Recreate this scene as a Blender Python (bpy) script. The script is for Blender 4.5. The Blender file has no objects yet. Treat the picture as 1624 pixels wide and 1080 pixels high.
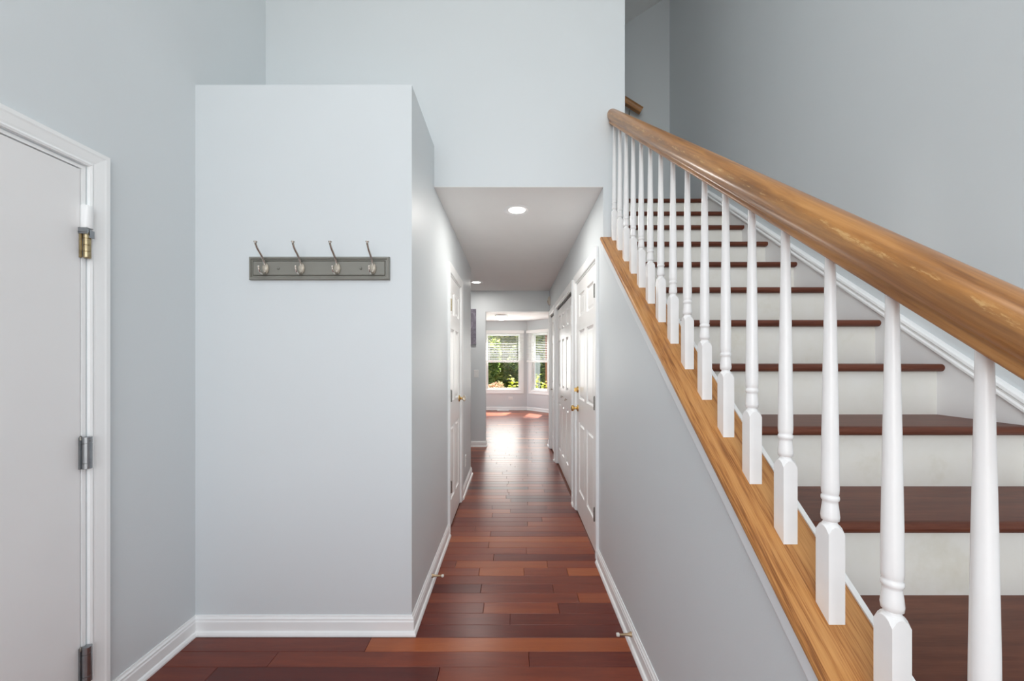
import bpy, bmesh, math, random
from mathutils import Vector, Matrix
random.seed(7)
C = bpy.context.scene.collection
S = bpy.context.scene

# ------------------------------------------------------------------ camera, world, sun, exposure
cd = bpy.data.cameras.new('camera')
cam = bpy.data.objects.new('camera', cd); C.objects.link(cam)
cam.location = (0, 0, 1.34); cam.rotation_euler = (math.pi / 2, 0, 0)
cd.sensor_width = 36.0; cd.lens = 600.0 / 1624 * 36
cd.shift_x = -1.5 / 1624; cd.shift_y = 32.7 / 1624
cd.clip_start = 0.02; cd.clip_end = 200
S.camera = cam

w = bpy.data.worlds.new('sky'); S.world = w; w.use_nodes = True
nt = w.node_tree; nt.nodes.clear()
sky = nt.nodes.new('ShaderNodeTexSky'); sky.sky_type = 'NISHITA'; sky.sun_disc = False
sky.sun_elevation = math.radians(48); sky.sun_rotation = math.radians(17)
bg = nt.nodes.new('ShaderNodeBackground'); bg.inputs['Strength'].default_value = 0.5
ow = nt.nodes.new('ShaderNodeOutputWorld')
hsv = nt.nodes.new('ShaderNodeHueSaturation'); hsv.inputs['Saturation'].default_value = 0.35      # thin bright haze
nt.links.new(sky.outputs[0], hsv.inputs['Color']); nt.links.new(hsv.outputs[0], bg.inputs[0]); nt.links.new(bg.outputs[0], ow.inputs[0])

def light(name, kind, loc, energy, color=(1, 1, 1), direction=None, size=None, size_y=None, **kw):
    l = bpy.data.lights.new(name, kind); l.energy = energy; l.color = color
    if kind == 'AREA':
        l.shape = 'RECTANGLE' if size_y else 'DISK'; l.size = size
        if size_y: l.size_y = size_y
    elif size is not None and kind in ('POINT', 'SPOT'): l.shadow_soft_size = size
    for k, v in kw.items(): setattr(l, k, v)
    o = bpy.data.objects.new(name, l); C.objects.link(o); o.location = loc
    if direction is not None:
        o.rotation_euler = Vector(direction).to_track_quat('-Z', 'Y').to_euler()
    return o

light('sun', 'SUN', (3, 20, 20), 21.0, (1.0, 0.95, 0.86), (-0.26, -0.85, -1.0), angle=0.01)
# area lights standing in for daylight: entrance behind the camera, breakfast room's windows
light('entrance_daylight', 'AREA', (-0.2, -1.45, 1.35), 30, (1.0, 0.985, 0.965), (0, 1, 0), 2.4, 2.4)
light('upper_daylight', 'AREA', (-0.2, -1.45, 3.6), 4, (1.0, 0.985, 0.965), (0, 1, -0.12), 2.4, 1.8)
light('entrance_fill', 'POINT', (0.0, -0.1, 3.7), 42, (1.0, 0.965, 0.92), None, 0.35)  # added soft fill high over the entry, no fixture in view
light('breakfast_daylight', 'AREA', (-2.05, 8.3, 1.35), 9, (1.0, 0.99, 0.97), (1, 0, 0), 1.9, 1.5)
light('bay_daylight_wide', 'AREA', (-0.266, 10.26, 1.33), 25, (1.0, 0.99, 0.97), (0, -1, 0), 0.90, 1.5)  # this and the next added inside the bay for the floor glare
light('bay_daylight_narrow', 'AREA', (0.625, 9.975, 1.33), 9, (1.0, 0.99, 0.97), (-1, -1, 0), 0.52, 1.5)
S.view_settings.view_transform = 'Standard'; S.view_settings.look = 'None'
S.view_settings.gamma = 1.0; S.view_settings.use_curve_mapping = False
S.view_settings.exposure = 0.0
S.cycles.max_bounces = 14; S.cycles.diffuse_bounces = 10; S.cycles.glossy_bounces = 4
S.cycles.transparent_max_bounces = 16; S.cycles.caustics_reflective = False; S.cycles.caustics_refractive = False
S.cycles.sample_clamp_indirect = 6.0
S.cycles.use_denoising = True

# ------------------------------------------------------------------ materials
def new_mat(name):
    m = bpy.data.materials.new(name); m.use_nodes = True
    n = m.node_tree; b = n.nodes['Principled BSDF']
    return m, n, b

def N(n, typ, **kw):
    x = n.nodes.new(typ)
    for k, v in kw.items():
        if k in x.inputs: x.inputs[k].default_value = v
        else: setattr(x, k, v)
    return x

def ramp(n, stops):
    r = n.nodes.new('ShaderNodeValToRGB'); e = r.color_ramp.elements
    while len(e) > 1: e.remove(e[0])
    e[0].position = stops[0][0]; e[0].color = (*stops[0][1], 1)
    for p, c in stops[1:]:
        x = e.new(p); x.color = (*c, 1)
    return r

def plain(name, col, rough=0.5, metal=0.0, spec=0.5, var=0.04, scale=6.0, bump=0.0, bscale=300.0, coat=0.0):
    m, n, b = new_mat(name)
    b.inputs['Roughness'].default_value = rough; b.inputs['Metallic'].default_value = metal
    b.inputs['Specular IOR Level'].default_value = spec; b.inputs['Coat Weight'].default_value = coat
    tc = N(n, 'ShaderNodeTexCoord'); ns = N(n, 'ShaderNodeTexNoise', Scale=scale, Detail=3.0)
    n.links.new(tc.outputs['Object'], ns.inputs['Vector'])
    r = ramp(n, [(0.25, tuple(max(0, c * (1 - var)) for c in col)), (0.75, tuple(min(1, c * (1 + var)) for c in col))])
    n.links.new(ns.outputs['Fac'], r.inputs[0]); n.links.new(r.outputs[0], b.inputs['Base Color'])
    if bump:
        n2 = N(n, 'ShaderNodeTexNoise', Scale=bscale, Detail=2.0)
        n.links.new(tc.outputs['Object'], n2.inputs['Vector'])
        bp = N(n, 'ShaderNodeBump', Strength=bump, Distance=0.002)
        n.links.new(n2.outputs['Fac'], bp.inputs['Height']); n.links.new(bp.outputs[0], b.inputs['Normal'])
    return m

def emitter(name, col, strength):
    m, n, b = new_mat(name)
    b.inputs['Base Color'].default_value = (*col, 1)
    b.inputs['Emission Color'].default_value = (*col, 1); b.inputs['Emission Strength'].default_value = strength
    return m

def wood(name, stops, rough, stretch=(1.0, 14.0, 14.0), scale=3.0, tone=False, coat=0.0, fine=0.35, spec=0.5):
    """grain runs along local X; with tone=True the board's own shade comes from its 'tone' attribute"""
    m, n, b = new_mat(name)
    b.inputs['Roughness'].default_value = rough; b.inputs['Coat Weight'].default_value = coat
    b.inputs['Specular IOR Level'].default_value = spec
    b.inputs['Coat Roughness'].default_value = 0.12
    tc = N(n, 'ShaderNodeTexCoord'); mp = N(n, 'ShaderNodeMapping'); mp.inputs['Scale'].default_value = stretch
    n.links.new(tc.outputs['Object'], mp.inputs['Vector'])
    src = mp.outputs[0]
    if tone:
        at = N(n, 'ShaderNodeAttribute', attribute_name='tone')
        sc = N(n, 'ShaderNodeVectorMath', operation='SCALE'); sc.inputs['Scale'].default_value = 57.0
        n.links.new(at.outputs['Color'], sc.inputs[0])
        ad = N(n, 'ShaderNodeVectorMath', operation='ADD')
        n.links.new(mp.outputs[0], ad.inputs[0]); n.links.new(sc.outputs[0], ad.inputs[1]); src = ad.outputs[0]
    ns = N(n, 'ShaderNodeTexNoise', Scale=scale, Detail=6.0, Roughness=0.6, Distortion=0.6)
    n.links.new(src, ns.inputs['Vector'])
    nf = N(n, 'ShaderNodeTexNoise', Scale=scale * 7, Detail=3.0)
    n.links.new(src, nf.inputs['Vector'])
    mx = N(n, 'ShaderNodeMath', operation='MULTIPLY_ADD'); mx.inputs[1].default_value = fine
    n.links.new(nf.outputs['Fac'], mx.inputs[0]); n.links.new(ns.outputs['Fac'], mx.inputs[2])
    val = mx.outputs[0]
    if tone:
        m1 = N(n, 'ShaderNodeMath', operation='MULTIPLY_ADD'); m1.inputs[1].default_value = 0.42; m1.inputs[2].default_value = -0.28
        n.links.new(val, m1.inputs[0])
        m2 = N(n, 'ShaderNodeMath', operation='ADD')
        sp = N(n, 'ShaderNodeSeparateColor'); n.links.new(at.outputs['Color'], sp.inputs[0])
        n.links.new(sp.outputs[0], m2.inputs[0]); n.links.new(m1.outputs[0], m2.inputs[1]); val = m2.outputs[0]
    r = ramp(n, stops)
    n.links.new(val, r.inputs[0]); n.links.new(r.outputs[0], b.inputs['Base Color'])
    bp = N(n, 'ShaderNodeBump', Strength=0.06, Distance=0.001)
    n.links.new(nf.outputs['Fac'], bp.inputs['Height']); n.links.new(bp.outputs[0], b.inputs['Normal'])
    return m

M = {}
M['wall'] = plain('wall_paint', (0.668, 0.708, 0.727), 0.45, var=0.012, scale=1.5, bump=0.12, bscale=260)
M['bay_ceiling'] = plain('bay_ceiling_paint', (0.80, 0.80, 0.79), 0.8, var=0.01)
M['ceiling'] = plain('ceiling_paint', (0.865, 0.865, 0.855), 0.8, var=0.01, bump=0.1)
M['trim'] = plain('white_trim_paint', (0.885, 0.90, 0.90), 0.32, var=0.015)
M['door'] = plain('white_door_paint', (0.88, 0.88, 0.87), 0.3, var=0.015, bump=0.05, bscale=120)
M['entry_door'] = plain('entry_door_paint', (0.83, 0.83, 0.83), 0.5, var=0.02, scale=3)
M['baluster'] = plain('baluster_paint', (0.90, 0.90, 0.895), 0.25, var=0.02, scale=20)
M['skirt'] = plain('skirt_paint', (0.82, 0.82, 0.82), 0.4, var=0.02)
M['strip'] = plain('cap_trim_paint', (0.76, 0.79, 0.81), 0.4, var=0.01)
M['floor'] = wood('cherry_floor', [(0.0, (0.062, 0.008, 0.006)), (0.25, (0.120, 0.018, 0.010)), (0.5, (0.215, 0.042, 0.016)),
                                   (0.75, (0.34, 0.083, 0.022)), (1.0, (0.45, 0.14, 0.04))], 0.30, tone=True, scale=2.2, spec=0.5)
M['tread'] = wood('stained_tread', [(0.3, (0.058, 0.017, 0.010)), (0.6, (0.118, 0.035, 0.019)), (0.95, (0.18, 0.060, 0.032))], 0.42, spec=0.28)
M['oak'] = wood('golden_oak', [(0.58, (0.23, 0.082, 0.018)), (0.70, (0.42, 0.172, 0.044)), (0.81, (0.535, 0.25, 0.075)), (0.98, (0.60, 0.30, 0.10))], 0.36, stretch=(0.9, 20, 20), scale=2.4, fine=0.55)
M['riser'] = None
M['board'] = plain('taupe_paint', (0.225, 0.222, 0.195), 0.45, var=0.05)
M['nickel'] = plain('polished_nickel', (0.62, 0.58, 0.53), 0.18, metal=1.0, var=0.03)
M['steel'] = plain('dull_steel', (0.33, 0.345, 0.36), 0.32, metal=1.0, var=0.12, scale=40)
M['dark_steel'] = plain('hinge_steel', (0.23, 0.22, 0.20), 0.4, metal=1.0, var=0.2, scale=60)
M['brass'] = plain('brass', (0.72, 0.47, 0.17), 0.2, metal=1.0, var=0.05)
M['old_brass'] = plain('tarnished_brass', (0.44, 0.36, 0.22), 0.35, metal=1.0, var=0.3, scale=60)
M['rubber'] = plain('white_rubber', (0.75, 0.73, 0.68), 0.6)
M['bronze'] = plain('satin_bronze', (0.36, 0.26, 0.16), 0.35, metal=0.8, var=0.08)
M['plastic'] = plain('white_plastic', (0.80, 0.80, 0.79), 0.35, var=0.01)
M['beige'] = plain('beige_plastic', (0.62, 0.58, 0.52), 0.4, var=0.01)
M['slot'] = plain('dark_slot', (0.05, 0.05, 0.05), 0.6)
M['blind'] = plain('white_blind', (0.88, 0.88, 0.87), 0.4, var=0.01)
M['track'] = plain('dark_track', (0.04, 0.04, 0.04), 0.6)
M['lens'] = emitter('lamp_lens', (1.0, 0.97, 0.93), 6.0)
M['dome'] = emitter('dome_glass', (1.0, 0.98, 0.95), 1.3)
M['bark'] = plain('bark', (0.14, 0.10, 0.075), 0.9, var=0.3, scale=20)
M['post'] = plain('red_brown_post', (0.22, 0.085, 0.04), 0.7, var=0.15, scale=20)
M['siding'] = plain('grey_siding', (0.42, 0.44, 0.43), 0.7, var=0.06)
M['lawn'] = plain('lawn', (0.08, 0.11, 0.03), 0.9, var=0.3, scale=3)
M['outer'] = plain('outer_wall', (0.5, 0.5, 0.48), 0.8)

def leaf_mat(name, stops):
    m, n, b = new_mat(name)
    b.inputs['Roughness'].default_value = 0.5
    g = N(n, 'ShaderNodeNewGeometry'); r = ramp(n, stops)
    n.links.new(g.outputs['Random Per Island'], r.inputs[0]); n.links.new(r.outputs[0], b.inputs['Base Color'])
    t = N(n, 'ShaderNodeBsdfTranslucent'); n.links.new(r.outputs[0], t.inputs['Color'])
    mx = N(n, 'ShaderNodeMixShader'); mx.inputs[0].default_value = 0.6
    o = n.nodes['Material Output']
    n.links.new(b.outputs[0], mx.inputs[1]); n.links.new(t.outputs[0], mx.inputs[2]); n.links.new(mx.outputs[0], o.inputs[0])
    return m
M['leaf_dark'] = leaf_mat('evergreen_leaves', [(0, (0.12, 0.20, 0.05)), (0.6, (0.30, 0.40, 0.11)), (1, (0.62, 0.64, 0.22))])
M['leaf_mid'] = leaf_mat('autumn_green_leaves', [(0, (0.22, 0.30, 0.08)), (0.6, (0.48, 0.52, 0.15)), (1, (0.78, 0.72, 0.26))])
M['leaf_red'] = leaf_mat('red_shrub_leaves', [(0, (0.30, 0.32, 0.16)), (0.6, (0.50, 0.36, 0.22)), (1, (0.72, 0.32, 0.25))])
M['leaf_lime'] = leaf_mat('lime_leaves', [(0, (0.62, 0.70, 0.08)), (1, (0.90, 0.88, 0.22))])

# risers: cream paint, scuffed
m, n, b = new_mat('riser_paint'); M['riser'] = m
tc = N(n, 'ShaderNodeTexCoord'); ns = N(n, 'ShaderNodeTexNoise', Scale=5.0, Detail=5.0, Roughness=0.65)
n.links.new(tc.outputs['Object'], ns.inputs['Vector'])
r = ramp(n, [(0.28, (0.72, 0.70, 0.61)), (0.45, (0.80, 0.79, 0.73)), (0.7, (0.83, 0.825, 0.78))])
n.links.new(ns.outputs['Fac'], r.inputs[0]); n.links.new(r.outputs[0], b.inputs['Base Color']); b.inputs['Roughness'].default_value = 0.4

# handrail: oak with a hand-worn band along its shoulder
m, n, b = new_mat('worn_oak_rail'); M['rail'] = m
b.inputs['Roughness'].default_value = 0.30
tc = N(n, 'ShaderNodeTexCoord'); mp = N(n, 'ShaderNodeMapping'); mp.inputs['Scale'].default_value = (1.3, 24, 24)
n.links.new(tc.outputs['Object'], mp.inputs['Vector'])
ns = N(n, 'ShaderNodeTexNoise', Scale=2.6, Detail=6.0, Roughness=0.62, Distortion=0.5); n.links.new(mp.outputs[0], ns.inputs['Vector'])
r = ramp(n, [(0.3, (0.22, 0.085, 0.022)), (0.5, (0.40, 0.175, 0.048)), (0.72, (0.55, 0.27, 0.085))])
n.links.new(ns.outputs['Fac'], r.inputs[0])
sx = N(n, 'ShaderNodeSeparateXYZ'); n.links.new(tc.outputs['Object'], sx.inputs[0])
n2 = N(n, 'ShaderNodeTexNoise', Scale=1.0, Detail=6.0, Roughness=0.7)
mp2 = N(n, 'ShaderNodeMapping'); mp2.inputs['Scale'].default_value = (5, 40, 40)
n.links.new(tc.outputs['Object'], mp2.inputs['Vector']); n.links.new(mp2.outputs[0], n2.inputs['Vector'])
band = ramp(n, [(0.0, (0, 0, 0)), (0.030, (0.0, 0.0, 0.0)), (0.046, (1, 1, 1)), (0.060, (0.5, 0.5, 0.5)), (0.075, (0.1, 0.1, 0.1))])
n.links.new(sx.outputs['Z'], band.inputs[0])
wr = N(n, 'ShaderNodeMath', operation='MULTIPLY'); n.links.new(band.outputs[0], wr.inputs[0])
r2 = ramp(n, [(0.38, (0, 0, 0)), (0.62, (1, 1, 1))]); n.links.new(n2.outputs['Fac'], r2.inputs[0]); n.links.new(r2.outputs[0], wr.inputs[1])
mix1 = N(n, 'ShaderNodeMix', data_type='RGBA'); mix1.inputs[7].default_value = (0.17, 0.095, 0.05, 1)
wr2 = N(n, 'ShaderNodeMath', operation='MULTIPLY'); wr2.inputs[1].default_value = 0.6
n.links.new(wr.outputs[0], wr2.inputs[0]); n.links.new(wr2.outputs[0], mix1.inputs[0]); n.links.new(r.outputs[0], mix1.inputs[6])
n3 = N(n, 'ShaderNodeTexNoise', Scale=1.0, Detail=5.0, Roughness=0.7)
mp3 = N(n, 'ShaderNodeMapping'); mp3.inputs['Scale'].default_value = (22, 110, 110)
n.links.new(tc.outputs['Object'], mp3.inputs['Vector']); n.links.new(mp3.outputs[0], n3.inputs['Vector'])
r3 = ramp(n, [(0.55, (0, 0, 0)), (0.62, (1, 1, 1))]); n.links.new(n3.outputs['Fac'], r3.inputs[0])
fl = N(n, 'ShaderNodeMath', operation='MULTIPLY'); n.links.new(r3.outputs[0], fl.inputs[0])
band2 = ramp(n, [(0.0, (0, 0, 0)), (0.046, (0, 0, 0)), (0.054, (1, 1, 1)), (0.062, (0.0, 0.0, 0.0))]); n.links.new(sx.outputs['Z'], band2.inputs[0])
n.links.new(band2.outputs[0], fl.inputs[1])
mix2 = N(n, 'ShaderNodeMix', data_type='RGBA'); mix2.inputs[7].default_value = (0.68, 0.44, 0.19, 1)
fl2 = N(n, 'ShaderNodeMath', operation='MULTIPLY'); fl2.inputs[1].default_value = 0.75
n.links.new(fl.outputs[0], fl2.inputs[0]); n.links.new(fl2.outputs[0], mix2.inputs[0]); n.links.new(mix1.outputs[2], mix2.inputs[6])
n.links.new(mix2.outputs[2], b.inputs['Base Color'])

# window glass: a thin sheet, clear with a mirror gloss
m, n, b = new_mat('window_glass'); M['glass'] = m
n.nodes.remove(b)
tr = N(n, 'ShaderNodeBsdfTransparent'); gl = N(n, 'ShaderNodeBsdfGlossy', Roughness=0.02); fr = N(n, 'ShaderNodeFresnel', IOR=1.2)
mx = N(n, 'ShaderNodeMixShader'); n.links.new(fr.outputs[0], mx.inputs[0]); n.links.new(tr.outputs[0], mx.inputs[1]); n.links.new(gl.outputs[0], mx.inputs[2])
n.links.new(mx.outputs[0], n.nodes['Material Output'].inputs[0])
# clear faceted acrylic (hook plates, door knob)
m, n, b = new_mat('clear_acrylic'); M['acrylic'] = m
b.inputs['Base Color'].default_value = (0.90, 0.82, 0.68, 1); b.inputs['Roughness'].default_value = 0.05
b.inputs['Transmission Weight'].default_value = 0.55; b.inputs['IOR'].default_value = 1.49
# canvas print: mottled violet-grey
m, n, b = new_mat('violet_canvas'); M['canvas'] = m
tc = N(n, 'ShaderNodeTexCoord'); ns = N(n, 'ShaderNodeTexNoise', Scale=9.0, Detail=6.0, Roughness=0.7, Distortion=1.5)
n.links.new(tc.outputs['Object'], ns.inputs['Vector'])
r = ramp(n, [(0.3, (0.11, 0.10, 0.125)), (0.5, (0.18, 0.165, 0.205)), (0.72, (0.31, 0.29, 0.35))])
n.links.new(ns.outputs['Fac'], r.inputs[0]); n.links.new(r.outputs[0], b.inputs['Base Color']); b.inputs['Roughness'].default_value = 0.8

# ------------------------------------------------------------------ mesh helpers
class MB:
    def __init__(s): s.v = []; s.f = []; s.sm = []
    def add(s, vs, fs, smooth=False):
        o = len(s.v); s.v += [tuple(v) for v in vs]; s.f += [[o + i for i in f] for f in fs]; s.sm += [smooth] * len(fs)
        return s
    def box(s, x0, x1, y0, y1, z0, z1):
        v = [(x, y, z) for x in (x0, x1) for y in (y0, y1) for z in (z0, z1)]
        return s.add(v, [(0, 1, 3, 2), (4, 6, 7, 5), (0, 4, 5, 1), (2, 3, 7, 6), (0, 2, 6, 4), (1, 5, 7, 3)])
    def prism(s, poly, axis, a, b, smooth=False):
        """poly: 2-D outline in the two other axes (x: (y,z), y: (x,z), z: (x,y)), swept from a to b"""
        def pt(p, t): return {'x': (t, p[0], p[1]), 'y': (p[0], t, p[1]), 'z': (p[0], p[1], t)}[axis]
        k = len(poly); vs = [pt(p, a) for p in poly] + [pt(p, b) for p in poly]
        fs = [(i, (i + 1) % k, k + (i + 1) % k, k + i) for i in range(k)]
        s.add(vs, fs, smooth)
        return s.add(vs, [tuple(range(k))[::-1], tuple(range(k, 2 * k))])
    def sweep(s, prof, p0, p1, a, b, m0=0.0, m1=0.0):
        """closed profile [(d,h)] carried from p0 to p1: point = p + a*d + b*h, ends mitred by m*d along the run"""
        p0, p1, a, b = Vector(p0), Vector(p1), Vector(a), Vector(b); d = (p1 - p0).normalized(); k = len(prof)
        vs = [p0 + a * q[0] + b * q[1] + d * (m0 * q[0]) for q in prof] + [p1 + a * q[0] + b * q[1] - d * (m1 * q[0]) for q in prof]
        return s.add(vs, [(i, (i + 1) % k, k + (i + 1) % k, k + i) for i in range(k)] + [tuple(range(k))[::-1], tuple(range(k, 2 * k))])
    def lathe(s, prof, seg=20, M_=None, smooth=True, sx=1.0, sy=1.0):
        M_ = M_ or Matrix(); k = len(prof); vs = []
        for r, z in prof:
            for j in range(seg):
                t = 2 * math.pi * j / seg; vs.append(M_ @ Vector((r * sx * math.cos(t), r * sy * math.sin(t), z)))
        fs = [(i * seg + j, i * seg + (j + 1) % seg, (i + 1) * seg + (j + 1) % seg, (i + 1) * seg + j) for i in range(k - 1) for j in range(seg)]
        s.add(vs, fs, smooth)
        return s.add([vs[j] for j in range(seg)] + [vs[(k - 1) * seg + j] for j in range(seg)], [tuple(range(seg))[::-1], tuple(range(seg, 2 * seg))])
    def tube(s, pts, rad, seg=10):
        pts = [Vector(p) for p in pts]; rr = rad if isinstance(rad, (list, tuple)) else [rad] * len(pts); vs = []
        up = None
        for i, p in enumerate(pts):
            t = (pts[min(i + 1, len(pts) - 1)] - pts[max(i - 1, 0)]).normalized()
            if up is None: up = Vector((0, 0, 1)) if abs(t.z) < 0.9 else Vector((1, 0, 0))
            a = t.cross(up).normalized(); up = a.cross(t).normalized()
            for j in range(seg):
                q = 2 * math.pi * j / seg; vs.append(p + (a * math.cos(q) + up * math.sin(q)) * rr[i])
        k = len(pts)
        s.add(vs, [(i * seg + j, i * seg + (j + 1) % seg, (i + 1) * seg + (j + 1) % seg, (i + 1) * seg + j) for i in range(k - 1) for j in range(seg)], True)
        return s.add(vs[:seg] + vs[-seg:], [tuple(range(seg))[::-1], tuple(range(seg, 2 * seg))])
    def mesh(s, name, mat):
        me = bpy.data.meshes.new(name); me.from_pydata(s.v, [], s.f)
        me.polygons.foreach_set('use_smooth', s.sm); me.materials.append(mat)
        bm = bmesh.new(); bm.from_mesh(me); bmesh.ops.recalc_face_normals(bm, faces=bm.faces); bm.to_mesh(me); bm.free()
        me.update(); return me
    def build(s, name, mat, parent=None, loc=(0, 0, 0), rot=(0, 0, 0)):
        return link(name, s.mesh(name, mat), parent, loc, rot)

def link(name, me, parent=None, loc=(0, 0, 0), rot=(0, 0, 0)):
    o = bpy.data.objects.new(name, me); C.objects.link(o); o.location = loc; o.rotation_euler = rot
    if parent: o.parent = parent
    return o

def tag(o, label=None, cat=None, group=None, kind=None):
    if label: o['label'] = label
    if cat: o['category'] = cat
    if group: o['group'] = group
    if kind: o['kind'] = kind
    return o
def empty(name, loc=(0, 0, 0), rot=(0, 0, 0)):
    o = bpy.data.objects.new(name, None); C.objects.link(o); o.location = loc; o.rotation_euler = rot; o.empty_display_size = 0.05
    return o
def copy_tree(o, parent=None):
    c = o.copy(); C.objects.link(c); c.parent = parent
    for ch in list(o.children): copy_tree(ch, c)
    return c
def struct(o, label, cat): return tag(o, label, cat, kind='structure')

# ------------------------------------------------------------------ main dimensions (metres; Y runs away from the camera)
CEIL, HIGH = 2.44, 5.25
XL, XR, XW = -0.498, 0.5704, -1.563        # hall left, hall right, entry left
XS = 1.64                                  # far wall beside the stair
Y1, Y2, Y3 = 1.862, 2.3916, 5.92           # closet front, upper wall over the hall, wall at hall's end
YB = 10.37                                 # bay back wall
TW = 0.7075                                # stair side of the knee wall
T, R0 = 0.2468, 0.194                      # going, rise
NZ, NH = 0.9297, 0.9415                    # one nosing of the flight
SL = R0 / T
def nose(y): return NH + SL * (y - NZ)
def captop(y): return 0.246 + SL * y
YF = -1.6                                  # entrance wall behind the camera

# ------------------------------------------------------------------ walls
def wall_run(name, label, plane, t0, t1, y0, y1, z1, openings, axis='x', mat='wall'):
    """wall in the plane axis=t0..t1, running y0..y1, with door openings [(a,b,top)]"""
    mb = MB(); cur = y0
    def bx(a, b, z0, z1):
        if b - a > 1e-5 and z1 - z0 > 1e-5:
            if axis == 'x': mb.box(t0, t1, a, b, z0, z1)
            else: mb.box(a, b, t0, t1, z0, z1)
    for a, b, top in openings:
        bx(cur, a, 0, z1); bx(a, b, top, z1); cur = b
    bx(cur, y1, 0, z1)
    return struct(mb.build(name, M[mat]), label, 'wall')

D1 = (0.466, 1.384, 2.05)       # opening of the entry door on the left
wall_run('wall_left', 'blue-grey entry wall at the far left, around the plain white door', 'x', XW - 0.12, XW, YF, Y2, HIGH, [D1])
mb = MB(); mb.box(XW, XL, Y1, Y2, 0, 2.70)
struct(mb.build('wall_closet', M['wall']), 'pale blue-grey boxed-out wall with flat top carrying the coat rack', 'wall')
D2 = (2.956, 3.588, 2.04)
wall_run('wall_hall_left', 'narrow grey-blue hall wall on the side of the clear knob door', 'x', XL - 0.12, XL, Y2, 4.47, CEIL, [D2])
mb = MB(); mb.box(-3.0, XL - 0.12, 4.35, 4.47, 0, CEIL)
struct(mb.build('wall_passage', M['wall']), 'wall turning left behind the hall corner into the side passage', 'wall')
mb = MB()
mb.box(XW - 0.12, XL - 0.122, Y2, Y2 + 0.12, 0, HIGH); mb.box(XL - 0.122, XR, Y2, Y2 + 0.12, CEIL + 0.003, HIGH)
mb.box(XR, TW, Y2, Y2 + 0.12, 0, HIGH); mb.box(XR, TW, Y2 + 0.12, 3.15, CEIL + 0.125, HIGH)
struct(mb.build('wall_upper', M['wall']), 'tall bright wall above the hall opening', 'wall')
mb = MB()
cz = lambda y: captop(y) - 0.020
mb.prism([(YF, 0), (Y2, 0), (Y2, cz(Y2)), (0.0, cz(0.0)), (-0.18, 0.10), (YF, 0.10)][0:5], 'x', XR, TW - 0.012)
struct(mb.build('wall_stair', M['wall']), 'sloping blue-grey knee wall under the oak stair cap', 'wall')
D3 = (2.575, 3.408, 2.04); D4 = (3.623, 4.98, 2.04); D5 = (5.183, 5.80, 2.04)
wall_run('wall_hall_right', 'grey-blue hall wall holding the brass knob door and two bifold closets', 'x', XR, XR + 0.12, Y2 + 0.12, Y3 + 0.12, CEIL, [D3, D4, D5])
mb = MB()
mb.box(-3.0, -0.429, Y3, Y3 + 0.12, 0, CEIL); mb.box(-0.429, XR, Y3, Y3 + 0.12, 2.117, CEIL)
struct(mb.build('wall_hall_end', M['wall']), 'grey wall at the end of the hall around the bright room opening', 'wall')
mb = MB(); mb.box(XS, XS + 0.12, YF, 4.1, 0, HIGH)
struct(mb.build('wall_right', M['wall']), 'tall grey-blue wall beside the staircase', 'wall')
mb = MB(); mb.box(-1.2, XS, 3.96, 4.08, CEIL + 0.12, HIGH + 0.3)
struct(mb.build('wall_landing', M['wall']), 'grey wall at the top of the stairs behind the short handrail', 'wall')
mb = MB(); mb.box(-1.32, -1.2, Y2 + 0.12, 4.08, CEIL + 0.12, HIGH)
struct(mb.build('wall_upstairs', M['wall']), 'upstairs wall out of sight left of the landing', 'wall')
mb = MB()
mb.box(XW - 0.12, -1.4, YF - 0.12, YF, 0, HIGH); mb.box(1.0, XS + 0.12, YF - 0.12, YF, 0, HIGH)
mb.box(-1.4, 1.0, YF - 0.12, YF, 0, 0.9); mb.box(-1.4, 1.0, YF - 0.12, YF, 4.5, HIGH)
struct(mb.build('wall_front', M['wall']), 'entrance wall behind the camera with its tall window opening', 'wall')

# breakfast bay
BX = 0.387; dA = Vector((math.sqrt(0.5), -math.sqrt(0.5), 0)); nA = Vector((-math.sqrt(0.5), -math.sqrt(0.5), 0))   # along the angled wall / into the room
LA = 1.25
W1 = (-0.735, 0.202, 0.55, 2.09)        # rough opening of window 1 (x0,x1,z0,z1)
W2 = (0.165, 0.73, 0.55, 2.09)          # rough opening of window 2 along the angled wall
def slab(mb, o, u, nrm, s0, s1, z0, z1, th):
    o, u, nrm = Vector(o), Vector(u), Vector(nrm)
    v = [o + u * s + nrm * d + Vector((0, 0, z)) for s in (s0, s1) for d in (0, -th) for z in (z0, z1)]
    mb.add(v, [(0, 1, 3, 2), (4, 6, 7, 5), (0, 4, 5, 1), (2, 3, 7, 6), (0, 2, 6, 4), (1, 5, 7, 3)])
def window_wall(name, label, o, u, nrm, s0, s1, win):
    mb = MB()
    slab(mb, o, u, nrm, s0, win[0], 0, CEIL, 0.14); slab(mb, o, u, nrm, win[1], s1, 0, CEIL, 0.14)
    slab(mb, o, u, nrm, win[0], win[1], 0, win[2], 0.14); slab(mb, o, u, nrm, win[0], win[1], win[3], CEIL, 0.14)
    return struct(mb.build(name, M['wall']), label, 'wall')
window_wall('wall_bay_back', 'pale far wall of the bright room below the wide window', (0, YB, 0), (1, 0, 0), (0, -1, 0), -0.95, BX, W1)
window_wall('wall_bay_right', 'pale angled bay wall with the narrower window', (BX, YB, 0), dA, nA, 0, LA, W2)
eA = Vector((BX, YB, 0)) + dA * LA
mb = MB(); mb.box(eA.x, eA.x + 0.12, Y3 + 0.12, eA.y, 0, CEIL); mb.box(XR + 0.12, eA.x + 0.12, Y3, Y3 + 0.12, 0, CEIL)
struct(mb.build('wall_breakfast_right', M['wall']), 'right wall of the bright room, hidden behind the closets', 'wall')
mb = MB()
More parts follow.
